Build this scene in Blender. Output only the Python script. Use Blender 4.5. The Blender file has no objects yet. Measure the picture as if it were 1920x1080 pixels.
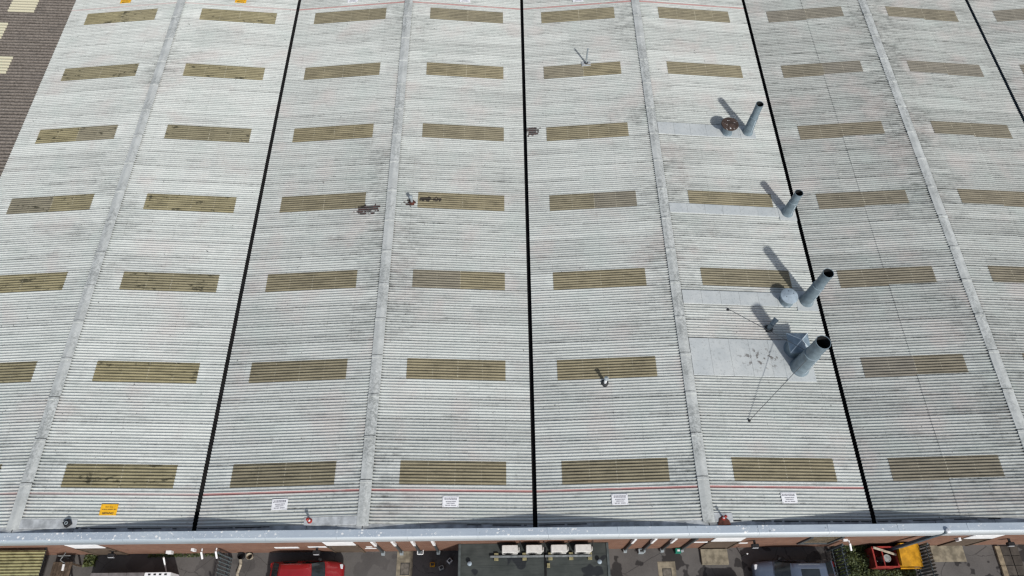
import bpy, math, random
from math import radians, sin, cos, pi, sqrt
random.seed(7)
scn = bpy.context.scene
COL = scn.collection

# ------------------------------------------------------------------ camera
cam = bpy.data.cameras.new("camera")
cam_o = bpy.data.objects.new("camera", cam)
COL.objects.link(cam_o)
scn.camera = cam_o
cam.sensor_fit = 'HORIZONTAL'
cam.sensor_width = 36.0
cam.lens = 36.0 * 1311.29 / 1920.0
cam.clip_start = 0.5
cam.clip_end = 2000.0
from mathutils import Matrix, Vector
RX = Vector((0.99992571, -0.01108772, 0.00506375))
UY = Vector((0.00726513, 0.87569332, 0.48281303))
FW = Vector((0.00978759, 0.48274037, -0.87570882))
cam_o.matrix_world = Matrix(((RX[0], UY[0], -FW[0], -1.2902), (RX[1], UY[1], -FW[1], -3.3286),
                             (RX[2], UY[2], -FW[2], 33.0095), (0, 0, 0, 1)))
# ------------------------------------------------------------------ sky, sun, exposure
SUN_D = Vector((-0.525, 1.095, -1.0)).normalized()      # direction the light travels
SUN_EL = math.asin(-SUN_D.z)
SUN_ROT = math.atan2(-SUN_D.x, -SUN_D.y)
world = bpy.data.worlds.new("World")
scn.world = world
world.use_nodes = True
wn = world.node_tree
bg = wn.nodes["Background"]
sky = wn.nodes.new("ShaderNodeTexSky")
sky.sky_type = 'NISHITA'
sky.sun_disc = False
sky.sun_elevation = SUN_EL
sky.sun_rotation = SUN_ROT
sky.air_density = 1.0
sky.dust_density = 1.6
sky.ozone_density = 1.0
hsv = wn.nodes.new("ShaderNodeHueSaturation")
hsv.inputs["Saturation"].default_value = 0.66
wn.links.new(sky.outputs[0], hsv.inputs["Color"])
wn.links.new(hsv.outputs[0], bg.inputs[0])
bg.inputs[1].default_value = 0.112
sl = bpy.data.lights.new("sun", 'SUN')
sl.energy = 3.4
sl.angle = radians(1.8)
sl.color = (1.0, 0.972, 0.925)
sun_o = bpy.data.objects.new("sun", sl)
COL.objects.link(sun_o)
sun_o.rotation_euler = SUN_D.to_track_quat('-Z', 'Y').to_euler()
scn.cycles.filter_width = 1.35
scn.view_settings.view_transform = 'Standard'
scn.view_settings.look = 'None'
scn.view_settings.exposure = 0.0
scn.view_settings.gamma = 1.0
scn.view_settings.use_curve_mapping = False

# ------------------------------------------------------------------ dimensions (metres)
V = [-30.9027, -15.4230, 0.0, 15.4697, 31.1497, 46.75]   # valley lines
HR = 0.6613                                              # ridge height over the valleys
ROW = 1.03171                                            # cover width of one sheet
PITCH = ROW / 7.0
AMP = 0.0285
LIGHT0 = 4.8783                                          # centre of the first rooflight row
LIGHTS = 5.15855
YS = 2.58                                                # front edge of the sheets
YE = 38.42
G = -4.2                                                 # yard level
WALL = 2.12                                              # face of the front wall

# ------------------------------------------------------------------ helpers
def mesh(name, verts, faces, smooth=False, attrs=None):
    me = bpy.data.meshes.new(name)
    me.from_pydata([tuple(v) for v in verts], [], faces)
    if smooth:
        me.polygons.foreach_set('use_smooth', [True] * len(me.polygons))
    if attrs:
        for k, vals in attrs.items():
            a = me.attributes.new(k, 'FLOAT', 'POINT')
            a.data.foreach_set('value', vals)
    me.update()
    return me

def link(name, me, mat=None, parent=None, loc=(0, 0, 0), rot=(0, 0, 0), label=None, cat=None, group=None, kind=None):
    o = bpy.data.objects.new(name, me)
    COL.objects.link(o)
    o.location = loc
    o.rotation_euler = rot
    if parent is not None:
        o.parent = parent
    if me is not None and mat is not None and len(me.materials) == 0:
        me.materials.append(mat)
    if label: o["label"] = label
    if cat: o["category"] = cat
    if group: o["group"] = group
    if kind: o["kind"] = kind
    return o

def thing(name, loc, label, cat, group=None, rot=(0, 0, 0), kind=None):
    o = link(name, None, None, None, loc, rot, label, cat, group, kind)
    o.empty_display_size = 0.2
    return o

class MB:
    """collects shapes into one mesh"""
    def __init__(self):
        self.v = []; self.f = []
    def add(self, vs, fs):
        b = len(self.v)
        self.v += [tuple(v) for v in vs]
        self.f += [tuple(i + b for i in f) for f in fs]
        return self
    def box(self, x0, x1, y0, y1, z0, z1, bev=0.0):
        if bev <= 0:
            vs = [(x, y, z) for z in (z0, z1) for y in (y0, y1) for x in (x0, x1)]
            self.add(vs, [(0, 2, 3, 1), (4, 5, 7, 6), (0, 1, 5, 4), (2, 6, 7, 3), (0, 4, 6, 2), (1, 3, 7, 5)])
        else:
            b = min(bev, (x1 - x0) * .45, (y1 - y0) * .45, (z1 - z0) * .45)
            rings = []
            def ring(i, z):
                return [(x0 + i + b, y0 + i, z), (x1 - i - b, y0 + i, z), (x1 - i, y0 + i + b, z), (x1 - i, y1 - i - b, z),
                        (x1 - i - b, y1 - i, z), (x0 + i + b, y1 - i, z), (x0 + i, y1 - i - b, z), (x0 + i, y0 + i + b, z)]
            for i, z in ((b * .7, z0), (0, z0 + b), (0, z1 - b), (b * .7, z1)):
                rings.append(ring(i, z))
            self.loft(rings, True, True)
        return self
    def loft(self, rings, cap0=False, cap1=False, closed=True):
        b = len(self.v); n = len(rings[0])
        for r in rings: self.v += [tuple(p) for p in r]
        for i in range(len(rings) - 1):
            for j in range(n if closed else n - 1):
                k = (j + 1) % n
                self.f.append((b + i * n + j, b + i * n + k, b + (i + 1) * n + k, b + (i + 1) * n + j))
        if cap0: self.f.append(tuple(b + j for j in reversed(range(n))))
        if cap1: self.f.append(tuple(b + (len(rings) - 1) * n + j for j in range(n)))
        return self
    def tube(self, p0, p1, r0, r1=None, n=10, caps=True):
        r1 = r0 if r1 is None else r1
        p0 = Vector(p0); p1 = Vector(p1)
        d = (p1 - p0).normalized()
        q = d.to_track_quat('Z', 'Y')
        u = q @ Vector((1, 0, 0)); w = q @ Vector((0, 1, 0))
        R = [[p + (u * cos(2 * pi * i / n) + w * sin(2 * pi * i / n)) * r for i in range(n)] for p, r in ((p0, r0), (p1, r1))]
        return self.loft(R, caps, caps)
    def path(self, pts, r, n=8):
        for a, b in zip(pts[:-1], pts[1:]): self.tube(a, b, r, r, n)
        return self
    def lathe(self, prof, n=28, c=(0, 0), cap0=False, cap1=False):
        R = [[(c[0] + r * cos(2 * pi * i / n), c[1] + r * sin(2 * pi * i / n), z) for i in range(n)] for r, z in prof]
        return self.loft(R, cap0, cap1)
    def prism(self, poly, z0, z1):
        return self.loft([[(x, y, z0) for x, y in poly], [(x, y, z1) for x, y in poly]], True, True)
    def extrude_x(self, prof, x0, x1):
        return self.loft([[(x0, y, z) for y, z in prof], [(x1, y, z) for y, z in prof]], True, True)
    def build(self, name, mat, parent=None, loc=(0, 0, 0), smooth=False, **k):
        me = mesh(name, self.v, self.f, smooth)
        if smooth == 'auto':
            pass
        return link(name, me, mat, parent, loc, **k)

def smooth_by_angle(o, deg=35):
    me = o.data
    me.polygons.foreach_set('use_smooth', [True] * len(me.polygons))
    me.update()
    try:
        me.set_sharp_from_angle(angle=radians(deg))
    except Exception:
        pass
    return o

# ------------------------------------------------------------------ materials
class NT:
    def __init__(self, name, rough=0.7, metal=0.0, spec=0.3):
        self.mat = bpy.data.materials.new(name)
        self.mat.use_nodes = True
        self.t = self.mat.node_tree
        self.b = self.t.nodes["Principled BSDF"]
        self.b.inputs["Roughness"].default_value = rough
        self.b.inputs["Metallic"].default_value = metal
        self.b.inputs["Specular IOR Level"].default_value = spec
    def new(self, t): return self.t.nodes.new(t)
    def set(self, sock, v):
        if isinstance(v, bpy.types.NodeSocket): self.t.links.new(v, sock)
        elif isinstance(v, (tuple, list)) and len(v) == 3 and sock.type == 'RGBA': sock.default_value = (*v, 1)
        else: sock.default_value = v
    def m(self, op, a, b=None, c=None, clamp=False):
        n = self.new("ShaderNodeMath"); n.operation = op; n.use_clamp = clamp
        for i, v in enumerate((a, b, c)):
            if v is not None: self.set(n.inputs[i], v)
        return n.outputs[0]
    def add(self, a, b): return self.m('ADD', a, b)
    def sub(self, a, b): return self.m('SUBTRACT', a, b)
    def mul(self, a, b): return self.m('MULTIPLY', a, b)
    def mix(self, f, a, b):
        n = self.new("ShaderNodeMix"); n.data_type = 'RGBA'
        self.set(n.inputs[0], f); self.set(n.inputs[6], a); self.set(n.inputs[7], b)
        return n.outputs[2]
    def step(self, v, lo, hi, a=0.0, b=1.0):
        n = self.new("ShaderNodeMapRange"); n.interpolation_type = 'SMOOTHSTEP'
        self.set(n.inputs[0], v); n.inputs[1].default_value = lo; n.inputs[2].default_value = hi
        n.inputs[3].default_value = a; n.inputs[4].default_value = b
        return n.outputs[0]
    def pos(self): return self.new("ShaderNodeNewGeometry").outputs["Position"]
    def xyz(self, v):
        n = self.new("ShaderNodeSeparateXYZ"); self.set(n.inputs[0], v); return n.outputs
    def vec(self, x, y, z=0.0):
        n = self.new("ShaderNodeCombineXYZ")
        for i, v in enumerate((x, y, z)): self.set(n.inputs[i], v)
        return n.outputs[0]
    def noise(self, v, scale, detail=3.0, rough=0.55):
        n = self.new("ShaderNodeTexNoise"); self.set(n.inputs["Vector"], v)
        n.inputs["Scale"].default_value = scale; n.inputs["Detail"].default_value = detail
        n.inputs["Roughness"].default_value = rough
        return n.outputs["Fac"]
    def white(self, v):
        n = self.new("ShaderNodeTexWhiteNoise"); n.noise_dimensions = '2D'; self.set(n.inputs["Vector"], v)
        return n.outputs["Value"]
    def vor(self, v, scale, feature='F1'):
        n = self.new("ShaderNodeTexVoronoi"); n.feature = feature; self.set(n.inputs["Vector"], v)
        n.inputs["Scale"].default_value = scale
        return n.outputs["Distance"]
    def attr(self, name):
        n = self.new("ShaderNodeAttribute"); n.attribute_name = name; return n.outputs["Fac"]
    def rnd(self): return self.new("ShaderNodeObjectInfo").outputs["Random"]
    def bump(self, h, strength=0.3, dist=0.01):
        n = self.new("ShaderNodeBump"); n.inputs["Strength"].default_value = strength
        n.inputs["Distance"].default_value = dist; self.set(n.inputs["Height"], h)
        self.t.links.new(n.outputs[0], self.b.inputs["Normal"])
    def col(self, c): self.set(self.b.inputs["Base Color"], c); return self.mat
    def rough(self, v): self.set(self.b.inputs["Roughness"], v)

def plain(name, c, rough=0.6, metal=0.0, var=0.25, scale=6.0, spec=0.3, bump=0.0, rnd=0.0):
    g = NT(name, rough, metal, spec)
    P = g.new("ShaderNodeTexCoord").outputs["Object"]
    n = g.noise(P, scale, 4)
    dark = tuple(x * (1 - var) for x in c); lite = tuple(min(1, x * (1 + var * .6)) for x in c)
    cc = g.mix(g.step(n, .3, .7), dark, lite)
    if rnd:
        cc = g.mix(g.mul(g.rnd(), rnd), cc, tuple(x * .45 for x in c))
    if bump: g.bump(g.noise(P, scale * 6, 3), bump, .01)
    g.rough(g.step(n, .2, .8, max(.05, rough - .08), min(1, rough + .1)))
    return g.col(cc)

STAINS = [(0.46, 25.80, .46, .48), (-9.05, 19.70, .92, .40), (-6.68, 20.10, .40, .24), (-5.6, 20.42, .80, .17)]
def stain_mask(g, X, Y, streak, fine):
    tot = None
    for cx, cy, rx, ry in STAINS:
        a = g.mul(g.sub(X, cx), 1 / rx); b = g.mul(g.sub(Y, cy), 1 / ry)
        d = g.m('SQRT', g.add(g.mul(a, a), g.mul(b, b)))
        d = g.add(d, g.mul(g.sub(streak, .5), 2.0))
        d = g.add(d, g.mul(g.sub(fine, .5), 2.4))
        k = g.step(d, .85, .65)
        tot = k if tot is None else g.m('MAXIMUM', tot, k)
    return tot

def mat_roof():
    g = NT("weathered_fibre_cement", 0.88, 0, 0.2)
    P = g.pos(); X, Y, Z = g.xyz(P)
    t = g.attr("trough"); rd = g.attr("ridge"); clean = g.attr("clean"); near = g.attr("near")
    cell = g.vec(g.m('FLOOR', g.mul(g.sub(Y, LIGHT0 - ROW / 2), 1 / ROW)), g.m('FLOOR', g.mul(X, 1 / 7.75)))
    w = g.white(cell)
    rib = g.white(g.vec(g.m('FLOOR', g.mul(g.sub(Y, LIGHT0 - ROW / 2), 1 / PITCH)), g.m('FLOOR', g.mul(X, 1 / 3.1))))
    ribi = g.m('FLOOR', g.add(g.mul(g.sub(Y, LIGHT0 - ROW / 2), 1 / PITCH), .5))
    streak = g.noise(g.vec(g.mul(X, .42), g.mul(ribi, 3.71)), 1.0, 5, .68)
    streak2 = g.noise(g.vec(g.mul(X, 1.3), g.mul(ribi, 5.37), 4.0), 1.0, 4, .65)
    big = g.noise(P, .16, 4, .55)
    med = g.noise(g.vec(g.mul(X, .55), g.mul(Y, 1.3), 2.), 1.0, 4)
    fine = g.noise(P, 9.0, 4, .65)
    # dirt runs down the ribs; trough lines mix dirt with painted self-shade
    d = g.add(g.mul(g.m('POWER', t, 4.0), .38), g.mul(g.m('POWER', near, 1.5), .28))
    d = g.add(d, .055)
    d = g.add(d, g.mul(g.step(streak, .52, .74), .26))
    d = g.add(d, g.mul(g.step(med, .50, .75), .07))
    nearr = g.mul(g.step(rd, .50, 1.0), g.step(streak2, .40, .68))
    d = g.add(d, g.mul(g.mul(nearr, g.step(big, .42, .62)), .30))
    d = g.add(d, g.mul(g.mul(g.step(rd, .945, .972), t), .45))  # paints the shaded gaps under the ridge caps into the troughs
    d = g.add(d, g.mul(g.sub(w, .5), .10))
    d = g.add(d, g.mul(g.sub(rib, .5), .14))
    d = g.add(d, g.step(w, .035, .03, 0., .10))
    d = g.add(d, g.step(w, .955, .96, 0., -.11))
    # side laps between sheets, and rows of fixings over the purlins
    lapd = g.m('ABSOLUTE', g.sub(g.m('FRACT', g.add(g.mul(g.sub(Y, LIGHT0 - ROW / 2), 1 / ROW), .5)), .5))
    d = g.add(d, g.mul(g.step(lapd, .035, .015), g.step(fine, .35, .6, .05, .30)))
    fx = g.m('ABSOLUTE', g.sub(g.m('FRACT', g.mul(g.sub(X, .65), 1 / 1.31)), .5))
    d = g.add(d, g.mul(g.mul(g.step(fx, .022, .012), g.step(t, .35, .1)), g.step(streak2, .4, .6, .06, .30)))
    d = g.add(d, g.mul(g.sub(fine, .5), .22))
    d = g.add(d, g.mul(g.sub(big, .5), .20))
    grain = g.noise(g.vec(g.mul(X, 5.), g.mul(Y, 22.), 6.), 1.0, 3, .7)
    d = g.add(d, g.mul(g.sub(grain, .5), .42))
    # older bays to the right are greyer, the left ones paler
    d = g.add(d, g.step(X, 15.3, 15.6, 0., .165))
    d = g.add(d, g.step(X, -15.3, -15.5, 0., -.10))
    d = g.sub(d, g.mul(clean, .07))
    d = g.m('MAXIMUM', g.m('MINIMUM', d, 1.0), 0.0)
    c = g.mix(d, (.604, .628, .600), (.066, .070, .065))
    tint = g.noise(P, .45, 3)
    c = g.mix(g.mul(g.step(tint, .50, .72), .32), c, (.45, .385, .365))
    c = g.mix(g.mul(g.step(tint, .47, .28), .28), c, (.36, .415, .39))
    # lichen specks
    sp = g.step(g.noise(P, 7.0, 2, .5), .725, .755)
    c = g.mix(g.mul(sp, .75), c, (.07, .07, .065))
    sw = g.step(g.noise(g.vec(X, Y, 9.0), 11.0, 2, .5), .74, .77)
    c = g.mix(g.mul(sw, .5), c, (.72, .72, .70))
    # red painted safety line on one rib, near and far end
    for yy, s in ((4.055, 1.0), (36.87, 1.0)):
        k = g.step(g.m('ABSOLUTE', g.sub(Y, yy)), .075, .045)
        k = g.mul(k, g.step(X, 15.5, 15.45))
        k = g.mul(k, g.step(X, -15.6, -15.2, .45, 1.))
        k = g.mul(k, g.step(streak2, .25, .55, .50, .85))
        c = g.mix(k, c, (.37, .165, .155))
    smk = g.mul(stain_mask(g, X, Y, streak2, g.noise(g.vec(g.mul(X, 4.0), g.mul(ribi, 2.9), 8.), 1.0, 3)), g.step(t, .05, .40, .72, 1.))
    c = g.mix(g.mul(smk, .93), c, g.mix(g.step(fine, .45, .7), (.012, .007, .007), (.075, .016, .014)))
    g.bump(g.add(fine, g.mul(g.noise(P, 40, 2), .5)), .25, .006)
    return g.col(c)

def mat_rooflight():
    g = NT("aged_translucent_sheet", 0.6, 0, 0.25)
    P = g.pos(); X, Y, Z = g.xyz(P)
    t = g.attr("trough")
    streak = g.noise(g.vec(g.mul(X, .8), g.mul(Y, 9.0), 3.), 1.0, 4, .6)
    med = g.noise(P, 1.1, 4); fine = g.noise(P, 12, 3)
    d = g.add(g.add(g.mul(g.m('POWER', t, 2.5), .5), .16), g.mul(g.step(streak, .4, .7), .3))
    d = g.add(d, g.mul(g.sub(med, .5), .5)); d = g.add(d, g.mul(g.sub(fine, .5), .3))
    d = g.m('MAXIMUM', g.m('MINIMUM', d, 1.0), 0.0)
    c = g.mix(d, (.300, .262, .165), (.048, .041, .024))
    # right-hand bays greyer brown, left ones yellower and mossy
    c = g.mix(g.step(X, 15.3, 15.6, 0, .85), c, g.mix(d, (.225, .200, .148), (.052, .046, .034)))
    c = g.mix(g.step(X, -15.2, -15.6, 0, .5), c, g.mix(d, (.38, .34, .19), (.075, .066, .034)))
    c = g.mix(g.mul(g.rnd(), .45), c, g.mix(d, (.20, .187, .145), (.06, .055, .042)))
    uu = g.xyz(g.new("ShaderNodeTexCoord").outputs["Generated"])[0]
    hv = g.white(g.vec(g.mul(g.rnd(), 91.), g.step(uu, .512, .518)))
    c = g.mix(g.step(hv, .90, .91, 0., .45), c, g.mix(d, (.225, .215, .195), (.08, .076, .068)))
    moss = g.mul(g.step(g.noise(g.vec(g.mul(X, 1.0), g.mul(Y, 2.2), 7.), 1.5, 5, .65), .56, .66), g.step(X, -15.0, -15.8, .25, .85))
    c = g.mix(moss, c, (.035, .033, .02))
    u = g.xyz(g.new("ShaderNodeTexCoord").outputs["Generated"])[0]
    for k, s in ((.26, .25), (.515, .4), (.765, .22)):
        l = g.mul(g.step(g.m('ABSOLUTE', g.sub(u, k)), .006, .003), g.step(fine, .45, .62))
        c = g.mix(g.mul(l, s), c, (.60, .57, .45))
    ribi = g.m('FLOOR', g.add(g.mul(g.sub(Y, LIGHT0 - ROW / 2), 1 / PITCH), .5))
    rs = g.noise(g.vec(g.mul(X, 1.3), g.mul(ribi, 5.37), 4.0), 1.0, 4, .65)
    c = g.mix(g.mul(stain_mask(g, X, Y, rs, g.noise(g.vec(g.mul(X, 4.0), g.mul(ribi, 2.9), 8.), 1.0, 3)), .95), c, (.014, .010, .008))
    return g.col(c)

def mat_ridge():
    g = NT("lichened_ridge_cement", 0.9, 0, 0.2)
    P = g.pos(); X, Y, Z = g.xyz(P)
    n1 = g.noise(P, 1.2, 4, .6); n2 = g.noise(P, 9, 4, .75); n3 = g.noise(g.vec(g.mul(X, 2.), Y, 3.), .5, 2)
    d = g.add(g.mul(g.step(n1, .35, .7), .45), g.mul(g.step(n2, .42, .60), g.step(n3, .38, .62, .15, .8)))
    c = g.mix(g.m('MINIMUM', d, 1.), (.52, .54, .525), (.27, .285, .275))
    c = g.mix(g.mul(g.rnd(), .25), c, (.42, .43, .42))
    c = g.mix(g.mul(g.step(g.noise(P, 8., 3, .6), .66, .72), .7), c, (.66, .67, .65))
    g.bump(n2, .4, .012)
    return g.col(c)

def mat_brown():
    g = NT("mossy_brown_cement", 0.95, 0, 0.1)
    P = g.pos(); X, Y, Z = g.xyz(P)
    t = g.attr("trough")
    n1 = g.noise(P, .8, 4, .6); n2 = g.noise(P, 9, 5, .7)
    st = g.noise(g.vec(g.mul(X, .7), g.mul(Y, 5.0)), 1.0, 4)
    d = g.add(g.mul(t, .45), g.mul(g.step(n2, .35, .68), .5)); d = g.add(d, g.mul(g.sub(st, .5), .5))
    c = g.mix(g.m('MAXIMUM', g.m('MINIMUM', d, 1.), 0.), (.245, .215, .188), (.050, .043, .036))
    c = g.mix(g.mul(g.step(n1, .5, .7), .4), c, (.105, .095, .086))
    c = g.mix(g.mul(g.step(g.noise(P, 6., 3, .6), .68, .74), .6), c, (.36, .35, .33))
    g.bump(n2, .6, .02)
    return g.col(c)

def mat_coping():
    g = NT("grey_blue_coated_metal", 0.42, 0.0, 0.5)
    P = g.pos(); X, Y, Z = g.xyz(P)
    n = g.noise(g.vec(g.mul(X, .5), g.mul(Y, 2.), 0.), 1.0, 4); n2 = g.noise(P, 7, 3)
    c = g.mix(g.step(n, .3, .7), (.36, .415, .475), (.43, .485, .535))
    c = g.mix(g.mul(g.step(n2, .5, .75), .25), c, (.29, .33, .37))
    # bird droppings, thickest towards the left
    q = g.vor(g.vec(X, g.mul(Y, 1.2), 0.), 4.2)
    dens = g.noise(g.vec(X, 0., 5.), .45, 3)
    dens = g.add(dens, g.step(X, -9, -16, 0., .25))
    k = g.mul(g.step(q, .30, .18), g.step(dens, .44, .58))
    k2 = g.mul(g.step(g.noise(P, 13, 3, .7), .62, .655), g.step(dens, .45, .62))
    c = g.mix(g.m('MAXIMUM', g.mul(k, g.step(n2, .42, .52)), k2), c, (.80, .80, .78))
    c = g.mix(g.mul(g.step(g.noise(P, 4., 2), .70, .74), .5), c, (.10, .11, .12))
    return g.col(c)

def mat_fascia():
    g = NT("pale_grey_coated_metal", 0.38, 0.0, 0.5)
    P = g.pos(); X, Y, Z = g.xyz(P)
    n = g.noise(g.vec(g.mul(X, .3), g.mul(Z, 5.), 0.), 1.0, 4)
    c = g.mix(g.step(n, .3, .7), (.44, .485, .515), (.52, .555, .575))
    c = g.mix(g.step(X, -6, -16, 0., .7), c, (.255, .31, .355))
    return g.col(c)

def mat_brick():
    g = NT("red_brown_brickwork", 0.9, 0, 0.15)
    P = g.pos(); X, Y, Z = g.xyz(P)
    b = g.new("ShaderNodeTexBrick")
    g.set(b.inputs["Vector"], g.vec(g.add(X, Y), Z, 0.))
    b.inputs["Scale"].default_value = 1.0
    b.inputs["Brick Width"].default_value = .225; b.inputs["Row Height"].default_value = .075
    b.inputs["Mortar Size"].default_value = .006
    b.inputs["Color1"].default_value = (.155, .074, .049, 1); b.inputs["Color2"].default_value = (.225, .118, .078, 1)
    b.inputs["Mortar"].default_value = (.19, .165, .145, 1)
    n = g.noise(P, .9, 4)
    c = g.mix(g.mul(g.step(n, .45, .75), .5), b.outputs["Color"], (.14, .07, .05))
    return g.col(c)

def mat_asphalt():
    g = NT("worn_wet_asphalt", 0.85, 0, 0.25)
    P = g.pos(); X, Y, Z = g.xyz(P)
    n1 = g.noise(P, .55, 5, .6); n2 = g.noise(P, 14, 4, .7); n3 = g.noise(g.vec(X, Y, 11.), .9, 3, .5)
    c = g.mix(g.step(n1, .3, .7), (.085, .080, .077), (.125, .118, .113))
    c = g.mix(g.mul(g.step(n2, .4, .7), .35), c, (.14, .132, .127))
    wet = g.mul(g.step(n3, .555, .575), g.step(X, 2.0, 4.0, .35, 1.))
    c = g.mix(g.mul(wet, .8), c, (.022, .020, .020))
    cr = g.vor(g.vec(g.add(X, g.mul(n1, 1.5)), g.add(Y, g.mul(n1, 1.2)), 0.), .33, 'DISTANCE_TO_EDGE')
    c = g.mix(g.mul(g.step(cr, .006, .002), .6), c, (.03, .028, .028))
    g.rough(g.m('SUBTRACT', .88, g.mul(wet, .55)))
    g.bump(n2, .35, .008)
    return g.col(c)

def mat_panel():
    g = NT("smooth_grey_flashing", 0.6, 0, 0.3)
    P = g.pos(); X, Y, Z = g.xyz(P)
    n1 = g.noise(P, 1.1, 4, .6); n2 = g.noise(P, 8, 4, .6)
    c = g.mix(g.step(n1, .3, .7), (.435, .46, .46), (.52, .54, .53))
    c = g.mix(g.mul(g.rnd(), .25), c, (.34, .39, .42))
    c = g.mix(g.mul(g.step(n2, .52, .70), .45), c, (.27, .285, .28))
    # clotted droppings under the square cowl
    a = g.mul(g.sub(X, 11.6), 1 / 1.5); b = g.mul(g.sub(Y, 10.5), 1 / .8)
    r = g.step(g.m('SQRT', g.add(g.mul(a, a), g.mul(b, b))), 1.05, .35)
    k = g.mul(g.step(g.noise(g.vec(X, Y, 1.), 4.2, 3, .6), .565, .60), r)
    c = g.mix(g.mul(k, .75), c, (.085, .07, .06))
    return g.col(c)

M = {}
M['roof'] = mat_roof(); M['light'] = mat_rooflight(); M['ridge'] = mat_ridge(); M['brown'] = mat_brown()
M['coping'] = mat_coping(); M['fascia'] = mat_fascia(); M['brick'] = mat_brick(); M['asphalt'] = mat_asphalt(); M['panel'] = mat_panel()
M['gutter'] = plain("black_bitumen_gutter", (.012, .012, .013), .9, 0, .5, 3)
M['apron'] = plain("dull_zinc_flashing", (.40, .42, .43), .65, 0, .35, 2.5)
M['steel'] = plain("blue_grey_painted_steel", (.165, .215, .248), .42, 0, .22, 3.0, .4)
M['cowl'] = plain("blue_grey_cowl_paint", (.20, .265, .325), .38, 0, .3, 3.0, .45)
M['steel_dk'] = plain("dark_inside_flue", (.012, .013, .014), .9, 0, .4, 4)
M['cap_white'] = plain("pale_painted_steel", (.32, .385, .44), .4, 0, .2, 4)
M['seam'] = plain("bright_seam", (.62, .70, .75), .45, 0, .2, 4)
g = NT("rusty_speckled_steel", .85)
P_ = g.pos(); n_ = g.noise(P_, 4, 4)
c_ = g.mix(g.step(n_, .3, .7), (.036, .025, .021), (.072, .048, .039))
c_ = g.mix(g.mul(g.step(g.noise(P_, 7, 3, .7), .60, .66), .9), c_, (.62, .60, .58))
M['rust'] = g.col(c_)
M['rust_patch'] = plain("rust_stained_metal", (.075, .028, .020), .9, 0, .6, 5)
M['red'] = plain("red_oxide_paint", (.30, .035, .028), .6, 0, .35, 8)
M['pipe'] = plain("grey_plastic_pipe", (.30, .34, .36), .5, 0, .25, 8)
M['lead'] = plain("dark_lead", (.035, .036, .038), .7, 0, .4, 8)
M['wire'] = plain("galvanised_wire", (.10, .105, .11), .5, .3, .2, 8)
M['yellow'] = plain("amber_sign_face", (.80, .43, .02), .55, 0, .12, 6)
M['white'] = plain("white_sign_face", (.78, .78, .79), .5, 0, .06, 6)
M['ink'] = plain("black_print", (.03, .028, .03), .7, 0, .2, 6)
M['ink_grey'] = plain("faded_grey_print", (.20, .20, .23), .7, 0, .2, 6)
g = NT("dark_felt_roofing", .75, 0, .3)
P_ = g.pos(); X_, Y_, Z_ = g.xyz(P_)
c_ = g.mix(g.step(g.noise(P_, 1.6, 4), .3, .7), (.040, .047, .044), (.062, .070, .066))
c_ = g.mix(g.mul(g.step(g.noise(g.vec(g.mul(X_, 1.), g.mul(Y_, 9.)), 1.2, 3), .45, .7), .4), c_, (.026, .03, .03))
w_ = g.step(g.noise(g.vec(X_, Y_, 3.), .75, 2), .57, .59)
g.rough(g.m('SUBTRACT', .75, g.mul(w_, .35)))
M['felt'] = g.col(g.mix(g.mul(w_, .75), c_, (.014, .015, .019)))
M['felt_edge'] = plain("felt_roof_edge_trim", (.085, .10, .10), .6, 0, .3, 4)
M['ac'] = plain("off_white_casing", (.62, .61, .58), .5, 0, .12, 5)
M['grille'] = plain("dark_fan_grille", (.03, .03, .032), .6, 0, .3, 8)
M['block'] = plain("yellowed_timber_block", (.27, .24, .13), .8, 0, .35, 8)
M['tray'] = plain("galvanised_tray", (.22, .235, .24), .5, .2, .25, 6)
M['concrete'] = plain("stained_concrete", (.245, .215, .160), .9, 0, .38, 3.5, .2, .4)
M['concrete_g'] = plain("grey_concrete", (.20, .19, .17), .9, 0, .35, 3.0, .2, .4)
M['iron'] = plain("iron_cover", (.15, .135, .115), .8, 0, .35, 6)
M['pale'] = plain("galvanised_green_grey_fence", (.11, .135, .145), .55, .2, .25, 5)
M['glass'] = plain("dark_car_glass", (.020, .026, .030), .08, 0, .3, 2, .6)
M['rubber'] = plain("black_rubber", (.015, .015, .015), .85, 0, .3, 8)
M['rim'] = plain("alloy_rim", (.35, .36, .37), .35, .6, .2, 8)
M['lamp'] = plain("clear_lamp_lens", (.65, .67, .70), .15, 0, .1, 4, .6)
M['tail'] = plain("red_lamp_lens", (.35, .01, .01), .2, 0, .1, 4, .6)
def paint(name, c):
    g = NT(name, .32, 0, .5)
    g.b.inputs["Coat Weight"].default_value = .6
    g.b.inputs["Coat Roughness"].default_value = .06
    n = g.noise(g.new("ShaderNodeTexCoord").outputs["Object"], 3, 4)
    return g.col(g.mix(g.step(n, .3, .7), tuple(x * .9 for x in c), c))
M['car_red'] = paint("red_car_paint", (.27, .010, .013))
M['car_grey'] = paint("blue_grey_car_paint", (.085, .112, .165))
M['car_dark'] = paint("dark_car_paint", (.02, .022, .026))
M['whitep'] = plain("white_painted_metal", (.80, .81, .82), .5, 0, .06, 4)
M['door'] = plain("tan_shutter_slats", (.105, .078, .058), .6, 0, .2, 4)
M['black'] = plain("black_casting", (.02, .02, .022), .5, 0, .3, 6)
M['frame'] = plain("dark_grey_frame", (.07, .08, .085), .5, 0, .2, 6)
M['brownglass'] = plain("brown_reflection_pane", (.16, .125, .085), .25, 0, .2, 3, .5)  # brown of the reflection is put into the pane colour
M['dnpipe'] = plain("dark_grey_downpipe", (.06, .07, .075), .5, 0, .25, 6)
M['green'] = plain("green_plastic", (.02, .20, .14), .5, 0, .2, 6)
M['wood'] = plain("weathered_brown_boards", (.115, .085, .062), .85, 0, .45, 5, .2, 0, .4)
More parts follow.
